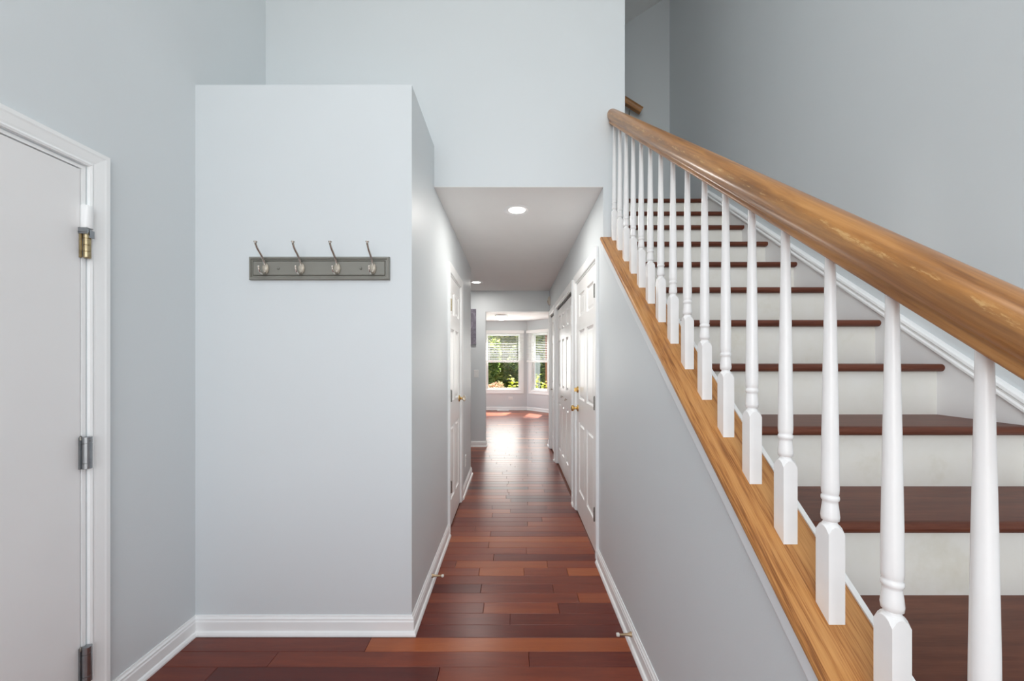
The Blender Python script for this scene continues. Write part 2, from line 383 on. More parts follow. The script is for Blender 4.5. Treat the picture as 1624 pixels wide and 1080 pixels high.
mb.box(-2.22, -2.1, Y3 + 0.12, 9.6, 0, 0.5); mb.box(-2.22, -2.1, Y3 + 0.12, 9.6, 2.2, CEIL)
mb.box(-2.22, -2.1, Y3 + 0.12, 7.2, 0.5, 2.2); mb.box(-2.22, -2.1, 9.4, 9.6, 0.5, 2.2)
lA = Vector((-math.sqrt(0.5), -math.sqrt(0.5), 0))
slab(mb, (-0.95, YB, 0), lA, (math.sqrt(0.5), -math.sqrt(0.5), 0), 0, 0.3, 0, CEIL, 0.14)
slab(mb, (-0.95, YB, 0), lA, (math.sqrt(0.5), -math.sqrt(0.5), 0), 0.3, 1.65, 0, 0.55, 0.14)
slab(mb, (-0.95, YB, 0), lA, (math.sqrt(0.5), -math.sqrt(0.5), 0), 0.3, 1.65, 2.09, CEIL, 0.14)
slab(mb, (-0.95, YB, 0), lA, (math.sqrt(0.5), -math.sqrt(0.5), 0), 1.35, 1.65, 0.55, 2.09, 0.14)
struct(mb.build('wall_breakfast_left', M['wall']), 'left wall of the bright room, hidden behind the hall end wall', 'wall')
mb = MB(); mb.box(-3.12, -3.0, 4.3, Y3 + 0.12, 0, CEIL)
struct(mb.build('wall_passage_end', M['wall']), 'end of the side passage, out of sight', 'wall')

# ceilings
mb = MB(); mb.box(-3.12, XR + 0.13, Y2 + 0.12, Y3 + 0.12, CEIL, CEIL + 0.12); mb.box(XL, XR - 0.0005, Y2 + 0.0006, Y2 + 0.12, CEIL, CEIL + 0.003)
struct(mb.build('ceiling', M['ceiling']), 'flat off-white hall ceiling with recessed lamps', 'ceiling')
mb = MB(); mb.prism([(-2.3, Y3 + 0.12), (eA.x + 0.3, Y3 + 0.12), (eA.x + 0.3, eA.y), (BX + 0.2, YB + 0.3), (-1.2, YB + 0.3), (-2.3, 9.3)], 'z', CEIL, CEIL + 0.12)
struct(mb.build('ceiling_breakfast', M['bay_ceiling']), 'white ceiling of the bright room around the dome lamp', 'ceiling')
mb = MB(); mb.box(XW - 0.2, XS + 0.2, YF - 0.2, Y2 + 0.12, HIGH, HIGH + 0.1)
mb.prism([(-1.32, 5.18 - 0.686 * 2.84), (XS + 0.12, 5.18 + 0.686 * 0.1), (XS + 0.12, 5.45), (-1.32, 5.45)], 'y', Y2 + 0.12, 4.08)
struct(mb.build('ceiling_stair', M['ceiling']), 'sloping ceiling over the stair landing', 'ceiling')

# ------------------------------------------------------------------ floor: planks across the hall
PW = 0.0882; PY0 = 1.658
mb = MB(); mb.box(XW - 0.12, XS, YF, Y3, -0.12, -0.012); mb.box(-3.0, XW - 0.12, 4.3, Y3, -0.12, -0.012)
mb.box(-2.3, 1.5, Y3, YB + 0.2, -0.12, -0.012)
floor = struct(mb.build('floor', M['tread']), 'glossy reddish cherry plank floor running down the hall', 'floor')
ROWS = {-1: ([695], [.12, .42]), 0: ([839], [.40, .27]), 1: ([], [.72]), 2: ([], [.20]), 3: ([809], [.30, .24]), 4: ([767, 886], [.30, .54, .28]),
        5: ([917], [.42, .60]), 6: ([763, 877], [.15, .33, .42]), 7: ([], [.38]), 8: ([760, 831, 900], [.50, .74, .50, .76]), 9: ([723, 868], [.42, .66, .50]),
        10: ([783], [.46, .28]), 11: ([835], [.5, .52]), 12: ([775], [.5, .62]), 13: ([], [.74]), 14: ([778], [.52, .36]), 15: ([754], [.48, .5])}
def plank_geo(mb, x0, x1, y0, y1):
    g, c = 0.0006, 0.0016
    x0 += g; x1 -= g; y0 += g; y1 -= g
    v = [(x0, y0, -.012), (x1, y0, -.012), (x1, y1, -.012), (x0, y1, -.012), (x0, y0, -c), (x1, y0, -c), (x1, y1, -c), (x0, y1, -c),
         (x0 + c, y0 + c, 0), (x1 - c, y0 + c, 0), (x1 - c, y1 - c, 0), (x0 + c, y1 - c, 0)]
    mb.add(v, [(0, 1, 5, 4), (1, 2, 6, 5), (2, 3, 7, 6), (3, 0, 4, 7), (4, 5, 9, 8), (5, 6, 10, 9), (6, 7, 11, 10), (7, 4, 8, 11), (8, 9, 10, 11)])
def set_tone(me, tones):
    a = me.attributes.new('tone', 'FLOAT_COLOR', 'FACE')
    flat = []
    for t in tones:
        flat += [t[0], t[1], t[2], 1.0]
    a.data.foreach_set('color', flat)
stuff_mb, stuff_t = MB(), []
rt = lambda: max(0.06, min(0.95, random.gauss(0.42, 0.17)))
nplank = 0
for k in range(int((YF - PY0) / PW) - 1, int((YB - PY0) / PW) + 1):
    y0 = PY0 + k * PW; y1 = y0 + PW; ym = (y0 + y1) / 2
    if y0 < YF: continue
    if ym < Y1: a, b = XW, XR
    elif ym < 4.47: a, b = XL, XR
    elif ym < Y3: a, b = -2.2, XR
    else: a, b = (-2.1, 1.3) if ym < 9.2 else (-2.1 + (ym - 9.2), 1.3 - max(0, ym - 9.4) * 0.95)
    cuts, tones = [], []
    if k in ROWS:
        px, tones = ROWS[k]; tones = list(tones); cuts = [(p - 813.5) * ym / 600 for p in px]
        if a < -1:                                          # entry part: more boards to the left
            c = (cuts[0] if cuts else 0.3) - random.uniform(0.95, 1.25); cuts = [c] + cuts; tones = [rt() * 0.6] + tones
    else:
        c = a + random.uniform(0.15, 0.8)
        while c < b - 0.12:
            cuts.append(c); c += random.choice((0.38, 0.5, 0.62, 0.78, 0.95, 1.2))
        tones = [rt() for _ in range(len(cuts) + 1)]
    xs = [a] + cuts + [b]
    for i in range(len(xs) - 1):
        if xs[i + 1] - xs[i] < 0.02: continue
        t = (tones[i], random.random(), random.random())
        near = 1.5 < y1 and ym < 5.0 and xs[i + 1] > -1.35 * ym
        if near:
            p = MB(); plank_geo(p, xs[i], xs[i + 1], y0, y1); me = p.mesh('plank', M['floor']); set_tone(me, [t] * 9)
            link('plank', me, floor); nplank += 1
        else:
            plank_geo(stuff_mb, xs[i], xs[i + 1], y0, y1); stuff_t += [t] * 9
me = stuff_mb.mesh('distant_planks', M['floor']); set_tone(me, stuff_t)
tag(link('distant_planks', me, floor), kind='stuff')

# ------------------------------------------------------------------ baseboards
BASE = [(0, 0), (0.026, 0), (0.026, 0.008), (0.021, 0.018), (0.014, 0.022), (0.014, 0.064), (0.011, 0.070), (0.011, 0.078), (0.006, 0.084), (0.004, 0.092), (0, 0.092)]
def baseboard(name, label, runs):
    mb = MB()
    for p0, p1, out, m0, m1 in runs:
        mb.sweep(BASE, (*p0, 0), (*p1, 0), (*out, 0), (0, 0, 1), m0, m1)
    return struct(mb.build(name, M['trim']), label, 'baseboard')
baseboard('baseboard_left', 'white baseboard under the far left entry wall', [((XW, 1.452), (XW, Y1), (1, 0), 0, 1)])
baseboard('baseboard_closet', 'white baseboard below the coat rack wall', [((XW, Y1), (XL, Y1), (0, -1), 1, -1)])
baseboard('baseboard_hall_left', 'white baseboard along the hall up to the clear knob door', [((XL, Y1), (XL, 2.893), (1, 0), -1, 0)])
baseboard('baseboard_passage', 'short white baseboard between the clear knob door and the hall corner',
          [((XL, 3.651), (XL, 4.47), (1, 0), 0, -1), ((XL, 4.47), (-3.0, 4.47), (0, 1), -1, 0)])
baseboard('baseboard_hall_end', 'white baseboard under the wall with the violet picture',
          [((-3.0, Y3), (-0.429, Y3), (0, -1), 0, -1), ((-0.429, Y3), (-0.429, Y3 + 0.12), (1, 0), -1, 0)])
baseboard('baseboard_stair', 'white baseboard below the sloping knee wall', [((XR, 0.02), (XR, 2.511), (-1, 0), 0, 0)])
baseboard('baseboard_hall_right', 'stub of white baseboard between the brass knob door and the bifold closet',
          [((XR, 3.472), (XR, 3.56), (-1, 0), 0, 0), ((XR, 5.045), (XR, 5.12), (-1, 0), 0, 0), ((XR, 5.863), (XR, Y3 + 0.12), (-1, 0), 0, 0)])
k = math.tan(math.radians(22.5))
baseboard('baseboard_bay_back', 'white baseboard below the wide far window', [((-0.95, YB), (BX, YB), (0, -1), 0, k)])
baseboard('baseboard_bay_right', 'white baseboard below the narrow angled window', [((BX, YB), (eA.x, eA.y), (nA.x, nA.y), k, 0)])

# ------------------------------------------------------------------ doors
CASE = [(0, 0), (0, 0.010), (0.006, 0.013), (0.013, 0.010), (0.020, 0.012), (0.044, 0.016), (0.050, 0.018), (0.063, 0.018), (0.063, 0)]   # from the opening outward
def casing(parent, x, sgn, y0, y1, top, mat='trim'):
    """door casing round an opening y0..y1 on the wall face x; sgn = direction off the wall"""
    out = (sgn, 0, 0); mb = MB()
    mb.sweep(CASE, (x, y0, 0), (x, y0, top), (0, -1, 0), out, 0, -1)
    mb.sweep(CASE, (x, y1, 0), (x, y1, top), (0, 1, 0), out, 0, -1)
    mb.sweep(CASE, (x, y0, top), (x, y1, top), (0, 0, 1), out, -1, -1)
    return mb.build('casing', M[mat], parent)
def jamb(parent, x, sgn, y0, y1, top, depth=0.12):
    mb = MB(); t = 0.012
    xa, xb = sorted((x, x - sgn * depth))
    mb.box(xa, xb, y0 - 0.001, y0 + t, 0, top); mb.box(xa, xb, y1 - t, y1 + 0.001, 0, top); mb.box(xa, xb, y0 + t, y1 - t, top - t, top + 0.001)
    return mb.build('jamb', M['trim'], parent)
def panel_mesh(w, h, big=True):
    """raised panel lying in local XZ, face towards -Y"""
    a, bq = 0.012, 0.032 if big else 0.022
    rings = [(0, 0.0), (a * 0.45, 0.008), (a, 0.013), (a + 0.006, 0.013), (bq, 0.004), (bq + 0.003, 0.0035)]
    vs, fs = [], []
    for i, d in rings: vs += [(i, d, i), (w - i, d, i), (w - i, d, h - i), (i, d, h - i)]
    for q in range(len(rings) - 1):
        for j in range(4): fs.append((q * 4 + j, q * 4 + (j + 1) % 4, q * 4 + 4 + (j + 1) % 4, q * 4 + 4 + j))
    q = (len(rings) - 1) * 4; fs.append((q, q + 1, q + 2, q + 3))
    vs += [(0, 0.02, 0), (w, 0.02, 0), (w, 0.02, h), (0, 0.02, h)]; z = len(vs) - 4
    fs += [(j, (j + 1) % 4, z + (j + 1) % 4, z + j) for j in range(4)] + [(z, z + 1, z + 2, z + 3)]
    return vs, fs
ZP = [(0.216, 0.813), (1.013, 1.604), (1.723, 1.915)]
def slab_frame(w, th, cols, zs, z0, z1):
    """stiles and rails of a panel door in local XZ (face at y=0), openings cols x zs"""
    mb = MB(); cur = 0
    for c0, c1 in cols:
        mb.box(cur, c0, 0, th, z0, z1); zc = z0
        for a, b in zs:
            mb.box(c0, c1, 0, th, zc, a); zc = b
        mb.box(c0, c1, 0, th, zc, z1); cur = c1
    mb.box(cur, w, 0, th, z0, z1)
    return mb
def add_panels(parent, cols, zs):
    for c0, c1 in cols:
        for a, b in zs:
            mb = MB(); v, f = panel_mesh(c1 - c0, b - a, c1 - c0 > 0.15); mb.add(v, f)
            mb.build('panel', M['door'], parent, (c0, 0, a))
def butt_hinge(parent, loc, mat, h=0.089):
    mb = MB(); mb.lathe([(0.0065, 0), (0.0065, h * .32), (0.006, h * .325), (0.0065, h * .33), (0.0065, h * .66), (0.006, h * .665), (0.0065, h * .67), (0.0065, h)], 12, smooth=False)
    mb.lathe([(0.003, h), (0.0055, h + .003), (0.003, h + .007)], 10); mb.box(-0.001, 0.014, 0.004, 0.0055, 0, h); mb.box(-0.014, -0.001, 0.004, 0.0055, 0, h)
    return mb.build('hinge', mat, parent, loc)
def knob(parent, loc, mat, ball, name='knob'):
    """knob on a rose, standing out towards local -Y"""
    Rm = Matrix.Rotation(math.radians(90), 4, 'X')
    mb = MB(); mb.lathe([(0.030, 0), (0.031, 0.004), (0.026, 0.009), (0.013, 0.013), (0.011, 0.028), (0.014, 0.033), (0.006, 0.036)], 20, Rm)
    o = mb.build(name, mat, parent, loc)
    b2 = MB(); b2.lathe([(0.008, 0.030), (0.018, 0.034), (0.026, 0.043), (0.0275, 0.050), (0.024, 0.058), (0.013, 0.063), (0.001, 0.064)], 20, Rm)
    b2.build('knob_ball', ball, o)
    return o
def panel_door(idx, label, x, sgn, D, hinge_far, zk, deadbolt, rose, ball, hinges):
    y0, y1, top = D
    root = struct(empty('door_%d' % idx), label, 'door')
    casing(root, x, sgn, y0, y1, top); jamb(root, x, sgn, y0, y1, top)
    w = y1 - y0 - 0.032; th = 0.035; lz0, lz1 = 0.012, top - 0.017
    stile, mid = w * 0.135, w * 0.12; cw = (w - 2 * stile - mid) / 2
    cols = [(stile, stile + cw), (stile + cw + mid, w - stile)]
    # local X runs along Y; local -Y is the hall side
    rot = (0, 0, math.radians(90)) if sgn > 0 else (0, 0, math.radians(-90))
    loc = (x - sgn * 0.003, y0 + 0.016, 0) if sgn > 0 else (x - sgn * 0.003, y1 - 0.016, 0)
    slabo = slab_frame(w, th, cols, ZP, lz0, lz1).build('slab', M['door'], root, loc, rot)
    add_panels(slabo, cols, ZP)
    far = lambda u: (w - u) if sgn < 0 else u          # u measured from the near edge
    for z, hm in hinges: butt_hinge(slabo, (far(-0.004), -0.0165, z), hm)
    knob(slabo, (far(w - 0.062), 0, zk), rose, ball)
    if deadbolt:
        Rm = Matrix.Rotation(math.radians(90), 4, 'X'); mb = MB()
        mb.lathe([(0.028, 0), (0.029, 0.004), (0.024, 0.012), (0.008, 0.014)], 18, Rm); mb.box(-0.004, 0.004, -0.034, -0.012, -0.017, 0.017)
        mb.build('deadbolt', M['brass'], slabo, (far(w - 0.062), 0, deadbolt))
    return root
panel_door(2, 'white six-panel hall door with a clear round knob', XL, 1, D2, True, 0.995, None, M['brass'], M['acrylic'],
           [(1.735, M['old_brass']), (1.02, M['dark_steel']), (0.305, M['dark_steel'])])
panel_door(3, 'white six-panel hall door with brass knob and deadbolt', XR, -1, D3, True, 0.927, 1.09, M['brass'], M['brass'],
           [(1.775, M['dark_steel']), (1.005, M['dark_steel']), (0.245, M['dark_steel'])])
def bifold(idx, label, D, n, knobs):
    y0, y1, top = D; x, sgn = XR, -1
    root = struct(empty('door_%d' % idx), label, 'door')
    casing(root, x, sgn, y0, y1, top); jamb(root, x, sgn, y0, y1, top)
    mb = MB(); mb.box(x + 0.015, x + 0.05, y0 + 0.012, y1 - 0.012, top - 0.034, top - 0.012); mb.build('track', M['track'], root)
    lw = (y1 - y0 - 0.028) / n
    for i in range(n):
        w = lw - 0.005; st = w * 0.23; cols = [(st, w - st)]
        ang = math.radians(2.2) * (1 if i % 2 else -1)
        leaf = slab_frame(w, 0.03, cols, ZP, 0.015, top - 0.036).build('leaf', M['door'], root, (x + 0.016 + (0.006 if i % 2 else 0.006), y1 - 0.014 - i * lw, 0), (0, 0, math.radians(-90)))
        add_panels(leaf, cols, ZP)
        if i in knobs:
            Rm = Matrix.Rotation(math.radians(90), 4, 'X')
            kb = MB(); kb.lathe([(0.007, 0), (0.006, 0.012), (0.013, 0.020), (0.013, 0.026), (0.004, 0.030)], 14, Rm); kb.build('knob', M['nickel'], leaf, (w / 2, 0, 0.92))
bifold(4, 'wide white bifold closet door with two small knobs, next to the brass knob door', D4, 4, (1, 2))
bifold(5, 'narrow white bifold closet door at the end of the hall', D5, 2, (0,))

# entry door on the left: plain slab with big spring hinges
root = struct(empty('door_1'), 'plain flat white entry door with three large spring hinges', 'door')
casing(root, XW, 1, D1[0], D1[1] + 0.005, D1[2] + 0.005); jamb(root, XW, 1, D1[0], D1[1], D1[2], 0.12)
mb = MB(); mb.box(XW - 0.046, XW - 0.003, D1[0] + 0.014, D1[1] - 0.0155, 0.012, D1[2] - 0.016)
slab1 = mb.build('slab', M['entry_door'], root)
yh, xh = D1[1] - 0.0070, XW + 0.013
def spring_hinge(z0, z1):
    mb = MB(); h = z1 - z0; r = 0.0135
    mb.lathe([(r * .9, 0), (r, .001), (r, h * .17), (r * .9, h * .175), (r * .9, h * .185), (r, h * .19), (r, h * .80), (r * .9, h * .805), (r * .9, h * .815), (r, h * .82), (r, h), (r * .5, h + .001)], 26, Matrix.Translation((xh, yh, z0)), smooth=False)
    mb.box(XW - 0.002, XW + 0.004, yh - 0.0150, yh - 0.010, z0, z1); mb.box(XW - 0.012, xh, yh + 0.006, yh + 0.0085, z0, z1)
    o = mb.build('hinge', M['steel'], root)
    p = MB(); p.lathe([(0.0028, 0), (0.0028, 0.006)], 8, Matrix.Translation((xh + r * .55, yh - r * .1, z1 - .014)) @ Matrix.Rotation(math.radians(90), 4, 'Y')); 
    p.lathe([(0.004, 0), (0.004, 0.012), (0.002, 0.016)], 8, Matrix.Translation((xh - r * .7, yh - r * .9, z1 - .010)))
    p.build('pin', M['dark_steel'], o)
spring_hinge(0.949, 1.064); spring_hinge(0.175, 0.302)
hz = empty('hinge'); hz.parent = root; hz['label'] = 'worn brass hinge with a white painted closer cylinder'
mb = MB(); mb.lathe([(0.0155, 0), (0.0165, .002), (0.0165, .08), (0.014, .083)], 18, Matrix.Translation((xh, yh, 1.822))); mb.build('closer_cylinder', M['trim'], hz)
mb = MB(); mb.lathe([(0.012, 0), (0.012, .014)], 12, Matrix.Translation((xh, yh, 1.806))); mb.box(xh - .016, xh + .016, yh - .015, yh - .011, 1.800, 1.822)
mb.box(xh + .010, xh + .014, yh - .004, yh + .012, 1.788, 1.815); mb.tube([(xh - .014, yh - .013, 1.822), (xh - .014, yh - .016, 1.806), (xh + .014, yh - .016, 1.806)], .0016, 6)
mb.build('bracket', M['steel'], hz)
mb = MB(); r = .0105
mb.lathe([(r * .8, 0), (r, .003), (r, .023), (r * .85, .024), (r, .025), (r, .046), (r * .85, .047), (r, .048), (r, .070), (r * .85, .071), (r, .072), (r, .094)], 22, Matrix.Translation((xh, yh, 1.714)), smooth=False)
mb.box(XW - .002, XW + .005, yh - .0135, yh - .0095, 1.714, 1.806); mb.build('knuckles', M['old_brass'], hz)

# ------------------------------------------------------------------ staircase
stair = tag(empty('staircase', (1.1, 0.7, 0)), 'closed staircase with dark cherry treads and cream risers climbing on the right', 'staircase')
def sadd(mb, name, mat): 
    o = mb.build(name, mat, stair, -stair.location); return o
SX0, SX1 = TW + 0.004, XS - 0.014
for i in range(-4, 10):
    y = NZ + T * i; h = NH + R0 * i; last = (i == 9)
    if last: h = 2.698
    depth = (3.96 - y) if last else T + 0.028
    rn = 0.0145
    prof = [(y + rn + rn * math.cos(a), h - rn + rn * math.sin(a)) for a in [math.pi / 2 + math.pi * q / 8 for q in range(9)]]
    prof = prof + [(y + depth, h - 2 * rn), (y + depth, h)]
    mb = MB()
    if last: mb.prism(prof, 'x', -1.2, SX0); mb = MB(); mb.prism(prof, 'x', SX0, SX1)
    else: mb.prism(prof, 'x', SX0, SX1)
    o = sadd(mb, 'tread', M['tread'])
    prev = h - R0 if not last else NH + R0 * 8
    if i == -4: prev = 0
    mb = MB(); mb.box(SX0, SX1, y + 0.028, y + 0.046, prev, h - 2 * rn)
    sadd(mb, 'riser', M['riser'])
def sloped(mb, x0, x1, ya, yb, lo, hi):
    """board following the pitch; lo/hi are heights above the nosing line"""
    mb.prism([(ya, nose(ya) + lo), (yb, nose(yb) + lo), (yb, nose(yb) + hi), (ya, nose(ya) + hi)], 'x', x0, x1)
mb = MB(); sloped(mb, SX1, XS - 0.0005, -0.1, 3.2, -0.32, 0.03); sadd(mb, 'wall_skirt', M['skirt'])
mb = MB()
c = math.cos(math.atan(SL))
mprof = [(0, .020), (.020, .020), (.024, .026), (.024, .034), (.018, .040), (.018, .048), (.024, .054), (.022, .064), (.014, .070), (0, .072)]
for q, (ya) in enumerate([-0.1]):
    a, bq = Vector((XS - 0.0008, -0.1, nose(-0.1))), Vector((XS - 0.0008, 3.2, nose(3.2)))
    mb.sweep(mprof, a, bq, (-1, 0, 0), (0, 0, 1))
sadd(mb, 'skirt_moulding', M['trim'])
mb = MB(); YE = Y2 - 0.001; mb.prism([(-0.1, captop(-0.1) - 0.30), (YE, captop(YE) - 0.30), (YE, captop(YE) + 0.004), (-0.1, captop(-0.1) + 0.004)], 'x', TW - 0.008, TW + 0.004)
sadd(mb, 'inner_skirt', M['trim'])
mb = MB(); mb.box(-1.2, SX0, 3.15, 3.96, 2.57, 2.698); 
struct(mb.build('floor_landing', M['tread']), 'upper landing floor out of sight behind the top step', 'floor')

# ------------------------------------------------------------------ stair railing
ang = math.atan(SL); ca = math.cos(ang)
rail = tag(empty('stair_railing', (0.632, 0.75, captop(0.75))), 'oak-topped stair railing with white turned balusters', 'railing')
def radd(o): o.parent = rail; o.location = o.location - rail.location; return o
def along(y, c0): return (y, c0 + SL * y)
# local frame: X down-slope direction along the pitch, Y towards -x world ... rotation built from axes
ux = Vector((0, ca, math.sin(ang))); uz = Vector((0, -math.sin(ang), ca)); uy = uz.cross(ux)
ROT = Matrix((ux, uy, uz)).transposed().to_euler()
def pitch_obj(mb, name, mat, x, y, z):
    o = mb.build(name, mat); o.location = (x, y, z); o.rotation_euler = ROT; return radd(o)
half = [(0.019, 0), (0.0235, 0), (0.0245, 0.004), (0.0245, 0.011), (0.0225, 0.014), (0.0265, 0.019), (0.0320, 0.026), (0.0355, 0.036), (0.0360, 0.046), (0.0335, 0.056), (0.0270, 0.065), (0.0170, 0.071), (0.0060, 0.0735)]
prof = half + [(-a, b) for a, b in half[::-1]]
RB = 0.963
ya, yb = -0.05, Y2 - 0.002
L = (yb - ya) / ca
mb = MB()
k = len(prof); vs = []
tanm = SL   # plumb cut at the wall end
for e in (0, 1):
    for a, b in prof: vs.append(((L - (b * -tanm if False else -b * tanm) * 0 - 0 + (b * 0)) if e else 0.0, a, b))
# wall end is cut plumb so it meets the wall face
for j, (a, b) in enumerate(prof): vs[k + j] = (L + b * tanm, a, b)
mb.add(vs, [(i, (i + 1) % k, k + (i + 1) % k, k + i) for i in range(k)], True)
mb.add(vs, [tuple(range(k))[::-1], tuple(range(k, 2 * k))])
hr = pitch_obj(mb, 'handrail', M['rail'], 0.632, ya, RB + SL * ya)
# oak cap on the knee wall
capw = [(0.0775, -0.020), (0.0805, -0.016), (0.0815, -0.010), (0.0805, -0.004), (0.0770, 0), (-0.0670, 0), (-0.0670, -0.020)]   # local Y: + is away from the stair
capw = [(a, b) for a, b in capw]
mb = MB(); k = len(capw)
vs = [(0.0, a, b) for a, b in capw] + [(L + b * tanm, a, b) for a, b in capw]
mb.add(vs, [(i, (i + 1) % k, k + (i + 1) % k, k + i) for i in range(k)] + [tuple(range(k))[::-1], tuple(range(k, 2 * k))])
pitch_obj(mb, 'cap_board', M['oak'], 0.632, ya, captop(ya))
mb = MB(); b0 = -0.0205; b1 = -0.064
cp = [(0.0, b0), (0.0705, b0), (0.0705, b0 - .003), (0.0725, b0 - .008), (0.0725, b1 + .006), (0.0705, b1), (0.0, b1)]
cp = [(max(a, 0.0625), b) for a, b in cp]
vs = [(0.0, a, b) for a, b in cp] + [(L + b * tanm, a, b) for a, b in cp]; k = len(cp)
mb.add(vs, [(i, (i + 1) % k, k + (i + 1) % k, k + i) for i in range(k)] + [tuple(range(k))[::-1], tuple(range(k, 2 * k))])
pitch_obj(mb, 'cap_trim', M['strip'], 0.632, ya, captop(ya))
# balusters: all alike, square foot cut to the pitch, turned shaft
def baluster_mesh():
    s = 0.016; mb = MB(); top = RB - 0.246 + 0.003; zt = 0.176      # z measured from the cap at the baluster's axis
    drop = SL * s
    v = [(-s, -s, -drop), (s, -s, -drop), (s, s, drop), (-s, s, drop)]
    # square foot up to scalloped shoulder
    seg = 24; ring0 = []
    def sq(t):
        cx, sy = math.cos(t), math.sin(t); m = max(abs(cx), abs(sy)); return (s * cx / m, s * sy / m)
    ang_ = [2 * math.pi * (j + 0.0) / seg + math.pi / 4 for j in range(seg)]
    r0 = [(*sq(t), 0) for t in ang_]
    lo = [(x, y, SL * y) for x, y, _ in r0]
    hi = []
    for (x, y, _), t in zip(r0, ang_):
        d = math.hypot(x, y) / (s * math.sqrt(2))       # 1 at corners, .707 mid-face
        hi.append((x, y, zt - 0.014 * ((d - 0.7071) / 0.2929) ** 1.3))
    mb.add(lo + hi, [(j, (j + 1) % seg, seg + (j + 1) % seg, seg + j) for j in range(seg)])
    rings = []
    for r, z in [(0.0138, zt + 0.0015), (0.0120, zt + 0.0045), (0.0112, zt + 0.008)]:
        rings.append([(r * math.cos(t), r * math.sin(t), z) for t in ang_])
    prev = hi
    for rg in rings:
        mb.add(prev + rg, [(j, (j + 1) % seg, seg + (j + 1) % seg, seg + j) for j in range(seg)], True); prev = rg
    z = zt + 0.008
    pr = [(0.0112, z), (0.0146, z + .002), (0.0155, z + .010), (0.0140, z + .026), (0.0128, z + .036), (0.0126, z + .040), (0.0146, z + .042), (0.0152, z + .046), (0.0146, z + .050),
          (0.0128, z + .052), (0.0142, z + .055), (0.0148, z + .065), (0.0145, z + .12), (0.0125, z + .27), (0.0100, z + .42), (0.0085, top)]
    mb.lathe(pr, 24)
    return mb.mesh('baluster', M['baluster'])
bme = baluster_mesh()
for j in range(17):
    y = 2.358 - 0.1234 * j
    o = link('baluster', bme); o.location = (0.632, y, captop(y)); radd(o)

# short handrail at the landing
hr2 = tag(empty('wall_handrail', (1.0, 3.89, 3.9)), 'short wooden handrail on the grey wall at the stair top', 'handrail')
sl2 = 0.62; a2 = math.atan(sl2)
mb = MB(); k = len(prof)
mb.add([(0, a * .9, b * .9) for a, b in prof] + [(1.2, a * .9, b * .9) for a, b in prof], [(i, (i + 1) % k, k + (i + 1) % k, k + i) for i in range(k)], True)
mb.add([(0, a * .9, b * .9) for a, b in prof] + [(1.2, a * .9, b * .9) for a, b in prof], [tuple(range(k)), tuple(range(k, 2 * k))])
o = mb.build('rail', M['rail'], hr2, (0.30, -0.01, -0.02)); o.rotation_euler = Matrix((Vector((-math.cos(a2), 0, math.sin(a2))), Vector((0, -1, 0)), Vector((math.sin(a2), 0, math.cos(a2))))).transposed().to_euler()
mb = MB(); mb.tube([(0.20, 0.068, -0.05), (0.20, 0.03, -0.055), (0.20, -0.005, 0.035)], 0.006, 8); mb.lathe([(0.02, 0), (0.02, 0.006)], 14, Matrix.Translation((0.20, 0.069, -0.05)) @ Matrix.Rotation(math.radians(90), 4, 'X'))
mb.build('bracket', M['dark_steel'], hr2)

# ------------------------------------------------------------------ coat rack
BYF = Y1 - 0.018
rack = tag(empty('coat_rack', (-0.947, Y1, 1.794)), 'grey-taupe wooden coat rack with four double hooks on the pale wall', 'coat rack')
W, H = 0.686, 0.112
rings = [(0, 0), (0, .013), (.004, .018), (.010, .018), (.0122, .0115), (.0185, .0135), (.021, .0080), (.0235, .0155), (.026, .0155)]
vs, fs = [], []
for i, d in rings: vs += [(-W / 2 + i, -d, -H / 2 + i), (W / 2 - i, -d, -H / 2 + i), (W / 2 - i, -d, H / 2 - i), (-W / 2 + i, -d, H / 2 - i)]
for q in range(len(rings) - 1):
    for j in range(4): fs.append((q * 4 + j, q * 4 + (j + 1) % 4, q * 4 + 4 + (j + 1) % 4, q * 4 + 4 + j))
q = (len(rings) - 1) * 4; fs += [(q, q + 1, q + 2, q + 3), (3, 2, 1, 0)]
mb = MB(); mb.add(vs, fs); mb.build('board', M['board'], rack)
def curve_pts(ctrl, n=14):
    out = []
    P = [Vector(ctrl[0])] + [Vector(c) for c in ctrl] + [Vector(ctrl[-1])]
    for i in range(1, len(P) - 2):
        for q in range(n):
            t = q / n; p0, p1, p2, p3 = P[i - 1], P[i], P[i + 1], P[i + 2]
            out.append(0.5 * ((2 * p1) + (p2 - p0) * t + (2 * p0 - 5 * p1 + 4 * p2 - p3) * t * t + (3 * p1 - p0 - 3 * p2 + p3) * t ** 3))
    return out + [P[-2]]
f0 = -0.0155
mb = MB()
up = curve_pts([(0, f0 - .006, .004), (0, f0 - .016, .030), (0, f0 - .038, .055), (0, f0 - .062, .076), (0, f0 - .076, .096)], 8)
mb.tube(up, [.0062] * 10 + [.0052] * (len(up) - 10), 10)
mb.lathe([(.004, 0), (.0055, .001), (.004, .004), (.0075, .0065), (.009, .009), (.0075, .012), (.001, .0125)], 14, Matrix.Translation(up[-1]))
dn = curve_pts([(0, f0 - .006, -.010), (0, f0 - .012, -.026), (0, f0 - .028, -.033), (0, f0 - .046, -.026), (0, f0 - .054, -.008)], 8)
mb.tube(dn, .0056, 10); mb.lathe([(.004, -.002), (.0065, .001), (.0065, .006), (.001, .008)], 12, Matrix.Translation(dn[-1]))
mb.lathe([(.0105, 0), (.0105, .003), (.006, .005)], 14, Matrix.Translation((0, f0, 0)) @ Matrix.Rotation(math.radians(90), 4, 'X'), sy=1.5)
hook_me = mb.mesh('hook', M['nickel'])
